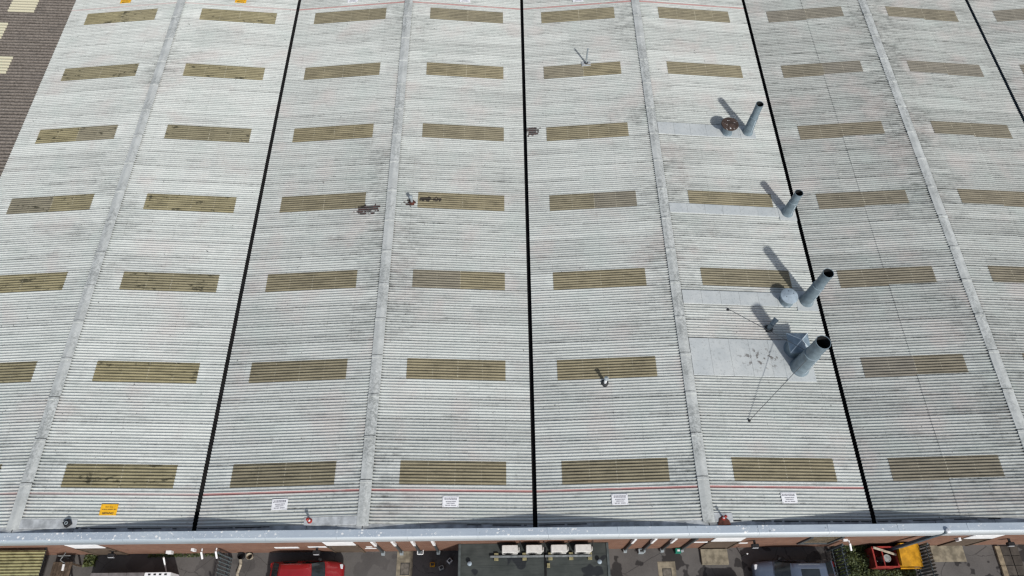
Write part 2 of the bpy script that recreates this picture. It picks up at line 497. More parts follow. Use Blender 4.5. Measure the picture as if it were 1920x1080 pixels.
M['wood_pale'] = plain("pale_timber", (.42, .37, .29), .8, 0, .3, 8)
M['skip_red'] = plain("scuffed_red_steel", (.19, .028, .024), .6, 0, .5, 4)
M['amber'] = plain("amber_painted_steel", (.50, .245, .010), .5, 0, .3, 3.5)
M['silver'] = plain("dull_silver", (.42, .44, .43), .4, .4, .3, 7)
M['post'] = plain("dark_blue_grey_post", (.075, .105, .13), .45, .1, .2, 5)
M['soil'] = plain("dark_soil", (.05, .042, .03), .95, 0, .5, 6)
M['trunk'] = plain("mauve_grey_lid", (.16, .145, .145), .7, 0, .3, 3)
M['kerb'] = plain("tan_kerb_stone", (.26, .215, .15), .9, 0, .35, 5, .2, .3)
M['setts'] = plain("dark_paving", (.085, .075, .065), .9, 0, .35, 4, .2, .3, .5)
g = NT("yellowed_clear_corrugated_plastic", .45, 0, .4)
P_ = g.pos(); X_, Y_, Z_ = g.xyz(P_)
c_ = g.mix(g.m('MINIMUM', g.add(g.mul(g.attr("trough"), .7), g.mul(g.step(g.noise(P_, 3, 4), .4, .7), .4)), 1.), (.36, .335, .17), (.085, .08, .038))
M['poly'] = g.col(c_)
g = NT("cream_translucent_sheet", .5)
c_ = g.mix(g.mul(g.attr("trough"), .6), (.58, .545, .40), (.30, .275, .20))
M['cream'] = g.col(c_)
g = NT("ivy_leaf", .6)
c_ = g.mix(g.attr("tone"), (.016, .030, .010), (.07, .085, .024))
M['leaf'] = g.col(c_)

# ------------------------------------------------------------------ ground
me = mesh("ground", [(-400, -400, G), (400, -400, G), (400, 400, G), (-400, 400, G)], [(0, 1, 2, 3)])
link("ground", me, M['asphalt'], kind="structure")

# ------------------------------------------------------------------ corrugated sheets
def corrugated(name, x0, z0, x1, z1, y_len, y_phase, cuts=(), clean=None, ridge=(0, 1), lift=0.009, pitch=PITCH, amp=AMP,
               seg=8, y0=0.0, thick=0.0, sag=0.0):
    """sheet from (x0,z0) to (x1,z1), running y_len along Y, waves along Y; local y starts at 0"""
    xs = sorted(set([0.0, 1.0] + list(cuts)))
    n = max(2, int(round(y_len / pitch * seg)))
    vs, fs, tr, rg, cl, nr = [], [], [], [], [], []
    for j in range(n + 1):
        y = y_len * j / n
        ph = 2 * pi * (y + y_phase) / pitch
        w = -cos(ph)                                    # -1 trough at a sheet edge
        for u in xs:
            vs.append((x0 + (x1 - x0) * u, y0 + y, z0 + (z1 - z0) * u + amp * w + lift * j / n))
            tr.append(.5 - .5 * w)
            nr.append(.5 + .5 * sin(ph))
            rg.append(ridge[0] + (ridge[1] - ridge[0]) * u)
            cl.append(clean(u) if clean else 0.0)
    k = len(xs)
    for j in range(n):
        for i in range(k - 1):
            a = j * k + i
            fs.append((a, a + 1, a + k + 1, a + k) if x1 > x0 else (a, a + k, a + k + 1, a + 1))
    return mesh(name, vs, fs, True, {"trough": tr, "ridge": rg, "clean": cl, "near": nr})

factory = thing("factory_building", (0, WALL, G), "long low factory with pale corrugated valley roofs and brown brick front wall", "building")
FB = Vector((0, -WALL, -G))                              # moves world coordinates into the factory's frame
def fpart(name, parent=factory):
    return link(name, None, None, parent, (0, 0, 0))

ROWS = list(range(-2, 33))
FAR = 22                                                 # rows from here on are one joined part
GAP = 0.105                                              # half width of the open valley
A_, B_ = 0.16913, 0.80633
no_light = {(5, 4), (5, 1)}                              # rows replaced by smooth flashing (slope, light row)
slopes = []
for s in range(10):
    v0, v1 = V[s // 2], V[s // 2 + 1]
    mid = (v0 + v1) / 2
    left = (s % 2 == 0)
    xv = v0 if left else v1                              # valley side
    sg = 1 if left else -1
    hw = (v1 - v0) / 2
    xe = xv + sg * (GAP if s > 0 else 0.0)
    zf = lambda x, xv=xv, hw=hw: HR * abs(x - xv) / hw
    slopes.append((xv, xe, mid, sg, hw, zf))

def sheet_mesh(s, t0, t1, length, phase, clean=None, cuts=(), amp=AMP, dz=0.0):
    xv, xe, mid, sg, hw, zf = slopes[s]
    xa = xe if t0 <= 0 else xv + sg * hw * t0
    xb = xv + sg * hw * t1
    return corrugated("roof_sheet", xa, zf(xa) + dz, xb, zf(xb) + dz, length, phase, cuts, clean, (t0, t1), amp=amp)

LAP = PITCH * .3
TOP = 0.995
for s in range(10):
    xv, xe, mid, sg, hw, zf = slopes[s]
    slope_o = fpart("roof_slope")
    slope_o["label"] = "pale weathered corrugated roof slope"
    split = .50 if s >= 6 else None                      # these bays have two tiers of sheets
    spans = [(0, TOP)] if split is None else [(0, split), (split - .012, TOP)]
    shared = {}
    far_v, far_f, far_t, far_r, far_c, far_n = [], [], [], [], [], []
    for n in ROWS:
        yc = LIGHT0 + n * ROW
        ya, yb = yc - ROW / 2, yc + ROW / 2
        phase = 0.0
        if ya < YS: phase = YS - ya; ya = YS
        if yb > YE: yb = YE
        if yb - ya < .1: continue
        ln = yb - ya + LAP
        r = n // 5
        has = (n % 5 == 0 and 0 <= r <= 6 and (s, r) not in no_light and s < 9)
        if has:
            cw = .75 / (hw * A_ * 1.0)
            pieces = [(0, A_ + .012, lambda u: min(1., max(0., (u - .55) / .2)), (.55, .65, .75)),
                      (B_ - .012, TOP, lambda u: min(1., max(0., (.40 - u) / .15)), (.25, .33, .40))]
        else:
            pieces = [(a, b, None, ()) for a, b in spans]
        for pi_, (t0, t1, cl, cuts) in enumerate(pieces):
            key = (pi_, has, round(ln, 3), round(phase, 3))
            dz = 0.0
            if split is not None and not has and pi_ == 1: dz = .022
            if key not in shared: shared[key] = sheet_mesh(s, t0, t1, ln, phase, cl, cuts, dz=dz)
            me = shared[key]
            jz = random.uniform(-.003, .004)
            jr = random.uniform(-.0012, .0012)
            if n < FAR and s < 8:
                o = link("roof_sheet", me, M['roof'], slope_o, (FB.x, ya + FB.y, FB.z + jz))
                o.rotation_euler.x = jr
            else:
                b = len(far_v)
                far_v += [(v.co.x, v.co.y + ya, v.co.z + jz) for v in me.vertices]
                far_f += [tuple(i + b for i in p.vertices) for p in me.polygons]
                for lst, nm in ((far_t, "trough"), (far_r, "ridge"), (far_c, "clean"), (far_n, "near")):
                    lst += [d.value for d in me.attributes[nm].data]
        if has:
            if 'light' not in shared:
                xa, xb = xv + sg * hw * A_, xv + sg * hw * B_
                shared['light'] = corrugated("rooflight", xa, zf(xa) + .014, xb, zf(xb) + .014, ROW + .05, -.015, (), None, (A_, B_))
            link("rooflight", shared['light'], M['light'], slope_o, (FB.x, ya - .015 + FB.y, FB.z + random.uniform(0, .004)))
    if far_v:
        me = mesh("far_roof_sheets", far_v, far_f, True, {"trough": far_t, "ridge": far_r, "clean": far_c, "near": far_n})
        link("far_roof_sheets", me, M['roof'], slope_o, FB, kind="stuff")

# ridge capping
for b in range(5):
    mid = (V[b] + V[b + 1]) / 2
    hw = (V[b + 1] - V[b]) / 2
    cap = fpart("ridge_capping")
    L = ROW * 2
    k = HR / hw
    prof = [(-.275, .024), (-.262, .046), (-.10, .052), (-.045, .066), (.045, .066), (.10, .052), (.262, .046), (.275, .024)]
    def ridge_piece(L):
        vs, fs = [], []
        for j, (y, l) in enumerate(((.022, 0), (L - .15, .012), (L - .14, .040), (L - .022, .040))):
            for x, z in prof:
                vs.append((x, y, HR - k * abs(x) + z + l + .008))
        n = len(prof)
        for j in range(3):
            for i in range(n - 1):
                a = j * n + i
                fs.append((a, a + 1, a + n + 1, a + n))
        fs.append(tuple(range(n)))
        fs.append(tuple(reversed(range(3 * n, 4 * n))))
        return mesh("ridge_cap", vs, fs, True)
    me = ridge_piece(L)
    me.set_sharp_from_angle(angle=radians(25))
    y = 2.46
    i = 0
    while y < YE:
        ln = min(L, YE - y)
        m2 = me if ln == L else ridge_piece(ln)
        o = link("ridge_cap", m2, M['ridge'], cap, (mid + FB.x + random.uniform(-.006, .006), y + FB.y, FB.z + random.uniform(-.003, .003)))
        o.rotation_euler.z = random.uniform(-.002, .002)
        y += L

# valley gutters
for i in range(1, 5):
    mb = MB()
    x = V[i]
    pr = [(-.30, -.055), (-.20, -.07), (-.17, -.26), (.17, -.26), (.20, -.07), (.30, -.055)]
    vs = [(x + a, y, z) for y in (2.36, YE) for a, z in pr]
    fs = [(j, j + 1, j + 7, j + 6) for j in range(5)]
    link("valley_gutter", mesh("valley_gutter", vs, fs), M['gutter'] if i < 4 else M['post'], factory, FB)
# front apron flashing behind the parapet, following the slopes
for s in range(10):
    xv, xe, mid, sg, hw, zf = slopes[s]
    n = 3
    for j in range(n):
        xa = xe + (mid - xe) * j / n
        xb = xe + (mid - xe) * (j + 1) / n - sg * .018
        vs = [(x, y, zf(x) + d) for y, d in ((2.30, .035), (2.44, -.012), (2.72, -.040)) for x in (xa, xb)]
        fs = [(0, 1, 3, 2), (2, 3, 5, 4)] if sg > 0 else [(0, 2, 3, 1), (2, 4, 5, 3)]
        link("apron_flashing", mesh("apron_flashing", vs, fs), M['apron'], factory, FB)
# dark strips put in for the shaded slot under the cut sheet ends
for s, t0, t1 in ((1, .10, .94), (2, .02, .45), (3, .05, .40), (4, .02, .30), (5, .02, .90), (6, .02, .75), (0, .4, .9)):
    xv, xe, mid, sg, hw, zf = slopes[s]
    xs_, xend = sorted((xv + sg * hw * t0, xv + sg * hw * t1))
    while xs_ < xend:
      xa, xb = xs_, min(xend, xs_ + random.uniform(.25, 1.6))
      xs_ = xb + random.choice((.04, .12, .5))
      y_ = random.uniform(2.535, 2.555)
      vs = [(x, y, zf(x) + d) for x in (xa, xb) for y, d in ((y_, -.02), (y_, .010), (2.575, .010), (2.575, -.02))]
      link("eaves_slot_shade", mesh("eaves_slot_shade", vs, [(0, 1, 5, 4), (1, 2, 6, 5), (2, 3, 7, 6), (3, 2, 1, 0), (4, 5, 6, 7)]), M['gutter'], factory, FB)
XL, XR = V[0] + .25, V[5]
# walls
MB().box(XL, XR, WALL, 2.32, G - .3, .62).build("front_wall", M['brick'], factory, FB)
MB().box(XR - .2, XR, 2.32, YE, G - .3, .0).build("side_wall", M['brick'], factory, FB)
MB().box(XL, XR, YE, YE + .25, G - .3, .62).build("rear_wall", M['brick'], factory, FB)
MB().box(XL, XR, YE - .06, YE + .32, .62, .70).build("rear_coping", M['coping'], factory, FB)
# coping and fascia in lengths
coping = fpart("parapet_coping")
fascia = fpart("eaves_fascia")
step = 3.12
x = XL
i = 0
cp = [(2.335, .56), (2.345, .685), (2.33, .70), (2.02, .716), (2.003, .706), (2.003, .62)]
fp = [(2.012, .690), (1.975, .672), (1.940, .60), (1.922, .46), (1.918, .22), (1.926, .205), (1.930, .10), (1.936, -.10), (1.952, -.20), (1.985, -.25), (2.118, -.25), (2.118, .60)]
while x < XR - .1:
    x1 = min(x + step, XR)
    o = MB().extrude_x(cp, x + .006, x1 - .006).build("coping_length", M['coping'], coping, FB)
    o.location.z += random.uniform(-.003, .003)
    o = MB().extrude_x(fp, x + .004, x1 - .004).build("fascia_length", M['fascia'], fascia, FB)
    smooth_by_angle(o, 40)
    # lapped joint strap
    MB().box(x1 - .05, x1 + .05, 2.03, 2.33, .716, .722).build("joint_strap", M['coping'], coping, FB)
    x = x1; i += 1

# smooth flashing strips running from the ridge down to the flues
def strip(xa, xb, ya, yb, n, zoff):
    s = 5
    xv, xe, mid, sg, hw, zf = slopes[s]
    so = fpart("flue_flashing")
    for j in range(n):
        x0 = xa + (xb - xa) * j / n; x1 = xa + (xb - xa) * (j + 1) / n
        lo = .006 * (n - j)
        vs = []
        for y, d in ((ya, -.03), (ya + .02, 0), (yb - .02, 0), (yb, -.03)):
            for x, l in ((x0, lo), (x1 - .011, lo + .003)):
                vs.append((x, y, zf(x) + zoff + d + l))
        fs = [(a, a + 1, a + 3, a + 2) for a in (0, 2, 4)] + [(7, 5, 3, 1)]
        link("flashing_panel", mesh("flashing_panel", vs, fs), M['panel'], so, FB)
strip(8.02, 14.02, 25.02, 25.98, 6, .034)
strip(8.02, 15.22, 19.28, 19.95, 7, .034)
strip(8.02, 15.22, 13.50, 14.32, 7, .034)
strip(8.02, 14.20, 9.50, 11.54, 6, .034)
# small flat cover sheets at the front edge
def zroof(x):
    for s in range(10):
        v0, v1 = V[s // 2], V[s // 2 + 1]
        if v0 <= x <= v1: return HR * (1 - abs(x - (v0 + v1) / 2) / ((v1 - v0) / 2))
    return 0
for xa, xb, ya, yb in ((-22.95, -20.5, 2.52, 2.93), (-10.38, -7.95, 2.55, 2.92), (8.0, 8.85, 2.50, 2.90)):
    vs = [(x, y, zroof(x) + d) for y, d in ((ya, .02), (ya + .02, .036), (yb, .036)) for x in (xa, xb)]
    link("cover_sheet", mesh("cover_sheet", vs, [(0, 1, 3, 2), (2, 3, 5, 4)]), M['apron'], factory, FB)

# doors, window in the front wall
def shutter(xa, xb):
    d = link("shutter_door", None, None, factory, FB)
    MB().box(xa, xb, WALL - .05, WALL - .004, -1.98, -1.0, .02).build("shutter_box", M['whitep'], d)
    MB().box(xa + .05, xb - .05, WALL - .03, WALL - .004, G, -1.99).build("shutter_curtain", M['door'], d)
    MB().box(xa - .06, xa + .04, WALL - .06, WALL - .005, G, -1.99).build("guide_rail", M['wood'], d)
    MB().box(xb - .04, xb + .06, WALL - .06, WALL - .005, G, -1.99).build("guide_rail", M['wood'], d)
for xa, xb in ((-21.7, -20.25), (-9.85, -8.45), (8.42, 9.85), (20.55, 21.95)): shutter(xa, xb)
wd = link("window", None, None, factory, FB)
MB().box(13.02, 14.42, WALL - .02, WALL - .004, -2.95, -1.25).build("pane", M['brownglass'], wd)
mb = MB()
for a in ((12.92, 13.05, -3.05, -1.15), (14.38, 14.5, -3.05, -1.15), (13.05, 14.38, -3.05, -2.92)):
    mb.box(a[0], a[1], WALL - .07, WALL - .003, a[2], a[3], .01)
mb.build("frame", M['frame'], wd)

# ------------------------------------------------------------------ neighbouring brown roof
nb = thing("neighbouring_shed", (-44, WALL, G), "neighbouring shed with dark mossy brown corrugated roof and cream rooflights", "building")
NB = Vector((44, -WALL, -G))
BP = 0.262
x0, x1 = V[0] + .30, -46.0
def zb(x): return -.13 + (V[0] - x) * .045
me = corrugated("brown_sheets", x1, zb(x1), x0, zb(x0), 37.0, 0, (), None, (0, 1), lift=0, pitch=BP, amp=.034, seg=8, y0=2.4)
link("brown_sheets", me, M['brown'], nb, NB)
for xa, xb, ya, yb in ((-35.2, -33.45, 36.62, 38.1), (-36.6, -34.75, 34.15, 35.72), (-35.1, -33.42, 31.08, 32.55), (-36.6, -34.8, 27.2, 28.7)):
    n0 = round((ya - 2.4) / BP); n1 = round((yb - 2.4) / BP)
    me = corrugated("cream_rooflight", xa, zb(xa) + .02, xb, zb(xb) + .02, (n1 - n0) * BP, 0, (), None, (0, 1), lift=0, pitch=BP, amp=.034)
    link("rooflight", me, M['cream'], nb, NB + Vector((0, 2.4 + n0 * BP, 0)))
MB().box(-46, V[0] + .24, WALL + .06, 2.39, G - .3, -.22).build("front_wall", M['brick'], nb, NB)
MB().box(-46, -45.8, 2.39, 39.4, G - .3, .4).build("side_wall", M['brick'], nb, NB)

# ------------------------------------------------------------------ roof flues, cowls and pipes
def stack(x, y, H, r_base, r_mid, r_top, label, collar=True):
    z = zroof(x)
    t = thing("exhaust_stack", (x, y, z), label, "flue", "tall blue grey exhaust stacks on the roof")
    hm = H * .56
    m = MB().lathe([(r_base * 1.18, -.05), (r_base * 1.18, .07), (r_base * 1.02, .20), (r_base, .24), (r_mid, hm)], 32)
    smooth_by_angle(m.build("lower_shaft", M['steel'], t), 30)
    m = MB().lathe([(r_mid * 1.015, hm - .04), (r_mid * 1.015, hm + .05), (r_top, hm + .07), (r_top, H - .08), (r_top * 1.03, H - .075), (r_top * 1.03, H),
                    (r_top * .955, H), (r_top * .95, hm)], 32)
    smooth_by_angle(m.build("upper_shaft", M['steel'], t), 30)
    MB().lathe([(r_top * .948, H - .02), (r_top * .948, hm), (.001, hm - .02)], 32).build("flue_lining", M['steel_dk'], t, smooth=True)
    b = r_base * 1.75
    MB().box(-b, b, -b, b, -.06, .058, .01).build("base_plate", M['panel'], t, rot=(0, math.atan2(HR, 7.75), 0))
    m = MB()
    a = radians(-70)
    m.tube((cos(a) * r_base * 1.01, sin(a) * r_base * 1.01, .26), (cos(a) * r_mid * 1.01, sin(a) * r_mid * 1.01, hm - .06), .012, .012, 6)
    m.build("seam", M['seam'], t)
    return t
stack(13.53, 10.04, 3.15, .43, .385, .345, "thick tall flue with guy wires, beside the square pyramid cowl, nearest the front")
stack(14.75, 13.89, 3.02, .33, .30, .265, "tall flue beside the pale round capped vent, second from the front")
stack(14.88, 19.60, 1.95, .29, .245, .225, "short lone flue standing at the valley, third from the front")
stack(13.60, 25.51, 2.48, .275, .24, .215, "slim flue beside the rusty disc capped vent, farthest from the front")

def disc_cowl(x, y, rb, hb, rc, H, mat, label, name, dome):
    z = zroof(x)
    t = thing(name, (x, y, z), label, "roof vent")
    smooth_by_angle(MB().lathe([(rb * 1.12, -.06), (rb * 1.12, .06), (rb, .10), (rb, H - .10), (rb * .7, H - .06)], 28).build("body", M['steel'], t), 30)
    smooth_by_angle(MB().lathe([(rc * .94, H - .09), (rc, H - .06), (rc, H - .03), (rc * .97, H), (rc * .5, H + dome * .7), (.01, H + dome)], 36, cap0=True).build("cap", mat, t), 30)
    return t
t = disc_cowl(12.28, 25.42, .30, .8, .52, .82, M['rust'], "squat vent with a rusty speckled disc cap beside the slim flue", "disc_vent", .02)
t = disc_cowl(13.62, 13.86, .36, .6, .46, .62, M['cap_white'], "squat vent with a pale domed round cap beside the second flue", "round_vent", .13)
m = MB()
for a in (.4, 1.7, 3.6): m.box(cos(a) * .22 - .02, cos(a) * .22 + .02, sin(a) * .22 - .035, sin(a) * .22 + .035, .66, .715)
m.build("bolt", M['lead'], t)
# square pyramid cowl
x, y = 13.42, 11.02
t = thing("pyramid_cowl", (x, y, zroof(x)), "square vent cowl with a pyramid cap behind the thick front flue", "roof vent")
smooth_by_angle(MB().lathe([(.52, -.06), (.52, .08), (.44, .14), (.44, .62), (.36, .80)], 28).build("body", M['steel'], t), 30)
q = .53
cowl = MB().add([(-q, -q, .80), (q, -q, .80), (q, q, .80), (-q, q, .80), (-q, -q, .90), (q, -q, .90), (q, q, .90), (-q, q, .90), (0, 0, 1.28)],
                [(3, 2, 1, 0), (0, 1, 5, 4), (1, 2, 6, 5), (2, 3, 7, 6), (3, 0, 4, 7), (4, 5, 8), (5, 6, 8), (6, 7, 8), (7, 4, 8)]).build("cap", M['cowl'], t)
m = MB()
for sx, sy in ((-1, -1), (1, -1), (1, 1), (-1, 1)): m.tube((sx * q, sy * q, .905), (0, 0, 1.285), .022, .022, 6)
m.build("hip_seam", M['seam'], cowl)

def vent_pipe(x, y, h, r, label, mat, base, cap=None, lean=(0, 0)):
    z = zroof(x)
    t = thing("vent_pipe", (x, y, z), label, "vent pipe")
    smooth_by_angle(MB().tube((0, 0, -.05), (lean[0], lean[1], h), r, r, 14).build("pipe", mat, t), 40)
    smooth_by_angle(MB().lathe([(r * 2.6, -.04), (r * 2.4, .05), (r * 1.2, .12)], 16, cap1=True).build("collar", base, t), 40)
    if cap: smooth_by_angle(MB().lathe([(r * 1.5, h - .03), (r * 1.5, h + .02), (.01, h + .06)], 16, (lean[0], lean[1])).build("cap", cap, t), 40)
    return t
t = vent_pipe(4.06, 31.27, 1.22, .055, "tall thin grey pipe standing above a rooflight, far along the central bay", M['pipe'], M['lead'])
MB().box(-.30, .30, -.28, .12, -.02, .046, .005).build("slate", M['apron'], t)
vent_pipe(3.63, 9.26, .62, .075, "short capped pipe at the lower edge of a rooflight in the central bay", M['whitep'], M['lead'], M['pipe'])
t = vent_pipe(-6.54, 20.14, .55, .07, "stubby grey pipe in a dark stain just right of the ridge", M['pipe'], M['rust_patch'], M['pipe'])
t = thing("elbow_vent", (12.36, 12.19, zroof(12.36)), "bent stub pipe by the shadow of the thick front flue", "vent pipe")
smooth_by_angle(MB().tube((0, 0, -.05), (0.02, .02, .55), .12, .12, 16).build("riser", M['steel'], t), 40)
smooth_by_angle(MB().tube((0.02, .02, .50), (.22, .22, .72), .12, .14, 16).build("elbow", M['steel'], t), 40)
smooth_by_angle(MB().lathe([(.24, -.04), (.22, .05), (.13, .12)], 18).build("collar", M['lead'], t), 40)
t = thing("box_vent", (-20.86, 2.75, zroof(-20.86)), "small black square vent on a flat cover sheet at the left front edge", "roof vent", rot=(0, 0, radians(38)))
MB().box(-.14, .14, -.14, .14, .02, .20, .02).build("hood", M['black'], t)
MB().lathe([(.075, .19), (.075, .24), (.05, .24), (.05, .20)], 14).build("outlet", M['pipe'], t)
t = vent_pipe(-10.12, 2.76, .42, .05, "little red based pipe at the front edge beside the second ridge", M['whitep'], M['red'], M['red'])
t = vent_pipe(8.40, 2.66, .46, .045, "little pipe on a rust stained patch beside the third ridge", M['whitep'], M['red'], M['red'])
MB().add([(-.28, -.30, .065), (.30, -.30, .045), (.26, -.10, .050), (.02, .10, .065), (-.20, -.02, .075),
          (-.28, -.30, .02), (.30, -.30, .0), (.26, -.10, .0), (.02, .10, .02), (-.20, -.02, .03)],
         [(0, 1, 2, 3, 4), (5, 6, 1, 0), (6, 7, 2, 1), (7, 8, 3, 2), (8, 9, 4, 3), (9, 5, 0, 4)]).build("rust_patch", M['rust_patch'], t)
# guy wires from the thick flue
top = Vector((13.53, 10.04, zroof(13.53) + 1.78))
for (ax, ay), lab in (((10.43, 7.22), "thin guy wire from the thick flue to an anchor toward the front"), ((10.36, 13.23), "thin guy wire from the thick flue to an anchor behind the bent stub pipe")):
    az = zroof(ax) + .03
    t = thing("guy_wire", (ax, ay, az), lab, "wire", "guy wires of the thick flue")
    e = top - Vector((ax, ay, az))
    e = e - e.normalized() * .37
    MB().tube((0, 0, .06), e, .014, .014, 6).build("cable", M['wire'], t)
    MB().lathe([(.07, -.02), (.07, .02), (.025, .03), (.025, .09)], 10, cap1=True).build("anchor", M['lead'], t)

# ------------------------------------------------------------------ warning signs lying on the roof
def text_mesh(body, size):
    cu = bpy.data.curves.new("lettering", 'FONT')
    cu.body = body; cu.size = size; cu.align_x = 'CENTER'; cu.align_y = 'CENTER'; cu.extrude = .001; cu.offset = .004
    o = bpy.data.objects.new("lettering", cu)
    COL.objects.link(o)
    dg = bpy.context.evaluated_depsgraph_get()
    me = bpy.data.meshes.new_from_object(o.evaluated_get(dg))
    bpy.data.objects.remove(o)
    return me
danger = text_mesh("DANGER", .12)
def sign(x, y, yellow, label, seed, rz=0.0):
    sgn = 1 if ((x - V[0]) // ((V[1] - V[0]) / 2)) % 2 == 0 else -1
    tilt = -math.atan2(HR, 7.75) * sgn
    rnd = random.Random(seed)
    t = thing("roof_sign", (x, y, zroof(x) + AMP + .012), label, "sign", "warning signs along the roof ends", (0, tilt, pi + rz))
    if (pi + rz) != 0: t.rotation_euler = (0, -tilt, pi + rz)
    MB().box(-.37, .37, -.245, .245, 0, .014, .004).build("plate", M['yellow'] if yellow else M['white'], t)
    m = MB(); m2 = MB()
    if yellow:
        link("lettering", danger.copy(), M['ink'], t, (-.0, .15, .017))
        rows = ((-.02, .036, ((-.30, -.21), (-.17, .05), (.08, .30))), (-.12, .036, ((-.16, .00), (.03, .17))))
        for yy, hh, ws in rows:
            for a, b in ws:
                xx = a
                while xx < b:
                    w = rnd.uniform(.018, .04); m.box(xx, min(b, xx + w), yy - hh * rnd.uniform(.35, .5), yy + hh * .5, .0145, .017); xx += w + .010
        m.build("small_print", M['ink'], t, kind="stuff")
    else:
        rows = ((.165, .05, ((-.25, -.03), (.01, .11), (.13, .24))), (.075, .045, ((-.19, -.02), (.0, .18))), (-.005, .045, ((-.24, -.06), (-.04, .22))))
        for yy, hh, ws in rows:
            for a, b in ws:
                xx = a
                while xx < b:
                    w = rnd.uniform(.018, .036); m.box(xx, min(b, xx + w), yy - hh * .5, yy + hh * rnd.uniform(.3, .5), .0145, .017); xx += w + .010
        m.build("print", M['ink_grey'], t, kind="stuff")
        for yy in (-.105, -.16):
            xx = -.28
            while xx < .28:
                w = rnd.uniform(.03, .07); m2.box(xx, xx + w, yy - .02, yy + .02, .0145, .0165); xx += w + .016
        m2.build("small_print", M['ink_grey'], t, kind="stuff")
    for cx in (-.33, .33):
        for cy in (-.205, .205):
            MB().lathe([(.013, .012), (.013, .02)], 8, (cx, cy), cap1=True).build("fixing", M['lead'], t)
    return t
sign(-19.29, 3.36, True, "amber danger sign on the roof near the front, left of the first valley", 1)
sign(-11.61, 3.52, False, "white notice near the front edge, beside the small red based pipe", 2, .02)
sign(-3.85, 3.56, False, "white notice near the front edge, just left of the central valley", 3)
sign(3.88, 3.58, False, "white notice near the front edge, just right of the central valley", 4, -.01)
sign(11.65, 3.58, False, "rightmost white notice near the front edge", 5, .01)
sign(-27.17, 37.40, True, "amber sign at the far end, left of the first ridge", 6)
sign(-19.30, 37.37, True, "amber sign at the far end, right of the first ridge", 7)
sign(-11.62, 37.39, False, "white notice at the far end, left of the second ridge", 8)
sign(-3.91, 37.34, False, "white notice at the far end, right of the second ridge", 9)
sign(3.88, 37.36, False, "white notice at the far end, right of the central valley", 10)

# ------------------------------------------------------------------ annex with the air conditioners
PZ = -2.1
ann = thing("flat_roofed_annex", (0, 0, G), "low annex with dark felt flat roof against the front wall", "building")
AN = Vector((0, 0, -G))
MB().box(-3.45, 3.40, -8.0, WALL - .02, G - .2, PZ - .22).build("wall", M['brick'], ann, AN)
MB().box(-3.48, 3.42, -3.0, WALL - .015, PZ - .20, PZ).build("roof_deck", M['felt'], ann, AN)
MB().box(-3.60, -3.482, -3.0, WALL - .015, PZ - .25, PZ + .05, .015).build("edge_trim", M['felt_edge'], ann, AN)
MB().box(3.422, 3.54, -3.0, WALL - .015, PZ - .25, PZ + .05, .015).build("edge_trim", M['felt_edge'], ann, AN)
for i, yy in enumerate((1.55, 1.08, .55, .0, -.6, -1.4)):
    MB().box(-3.44, 3.38, yy, yy + .05, PZ + .001, PZ + .007).build("felt_lap", M['felt'], ann, AN)
MB().box(.46, .56, -3.0, 1.9, PZ + .009, PZ + .03).build("drain_channel", M['gutter'], ann, AN)
MB().box(-3.58, 3.52, -8.0, -3.02, PZ - .24, .45).build("shadow_block", M['brick'], ann, AN)  # unseen block added out of frame to shade the ground left of the annex
MB().box(-3.66, 3.60, -8.08, -2.94, .45, .53).build("shadow_block_roof", M['felt'], ann, AN)
def ac(x, label):
    t = thing("air_conditioner", (x, 1.76, PZ + .01), label, "air conditioner", "air conditioners on the annex roof")
    c = MB().box(-.37, .37, -.17, .17, .12, .72, .025).build("casing", M['ac'], t)
    MB().box(.372, .45, -.11, .09, .22, .66, .03).build("valve_cover", M['ac'], t)
    m = MB()
    for i in range(5): m.lathe([(.05 + i * .045, -.004), (.05 + i * .045 + .012, -.004), (.05 + i * .045 + .012, .004), (.05 + i * .045, .004)], 20)
    me = mesh("fan_grille", [(v[0] - .08, -.174 - v[2], v[1] + .42) for v in m.v], m.f)
    link("fan_grille", me, M['grille'], t)
    for sx in (-.26, .26):
        MB().box(sx - .03, sx + .03, -.20, .20, .0, .12, .01).build("foot", M['grille'], t)
    MB().path([(.41, .0, .30), (.50, .05, .25), (.50, .30, .22), (.50, .31, .60)], .022, 8).build("pipework", M['lead'], t)
for x, l in zip((-1.16, -.03, 1.13, 2.26), ("leftmost of four white air conditioners on the annex roof", "second white air conditioner from the left on the annex roof",
                                          "third white air conditioner from the left on the annex roof", "rightmost of four white air conditioners on the annex roof")): ac(x, l)
t = thing("cable_tray", (0, 1.50, PZ), "long galvanised tray on timber blocks before the air conditioners", "cable tray")
MB().box(-2.08, .44, -.045, .045, .10, .14).build("tray", M['tray'], t)
MB().box(.50, 2.70, -.045, .045, .10, .14).build("tray", M['tray'], t)
for x in (-1.80, -.47, .75, 1.73, 2.62):
    MB().box(x - .10, x + .10, -.17, .17, .0, .098, .01).build("timber_block", M['block'], t)
MB().box(.58, .72, -.50, -.30, .0, .10, .01).build("timber_block", M['block'], t)
for x, y, l in ((-3.05, 1.20, "small round vent on the left side of the annex roof"), (3.05, 1.22, "small round vent on the right side of the annex roof")):
    t = thing("roof_outlet", (x, y, PZ), l, "roof vent")
    smooth_by_angle(MB().lathe([(.06, .0), (.06, .16)], 16).build("stem", M['pipe'], t), 30)
    smooth_by_angle(MB().lathe([(.10, .15), (.105, .19), (.06, .23), (.01, .24)], 18, cap0=True).build("cap", M['cap_white'], t), 40)

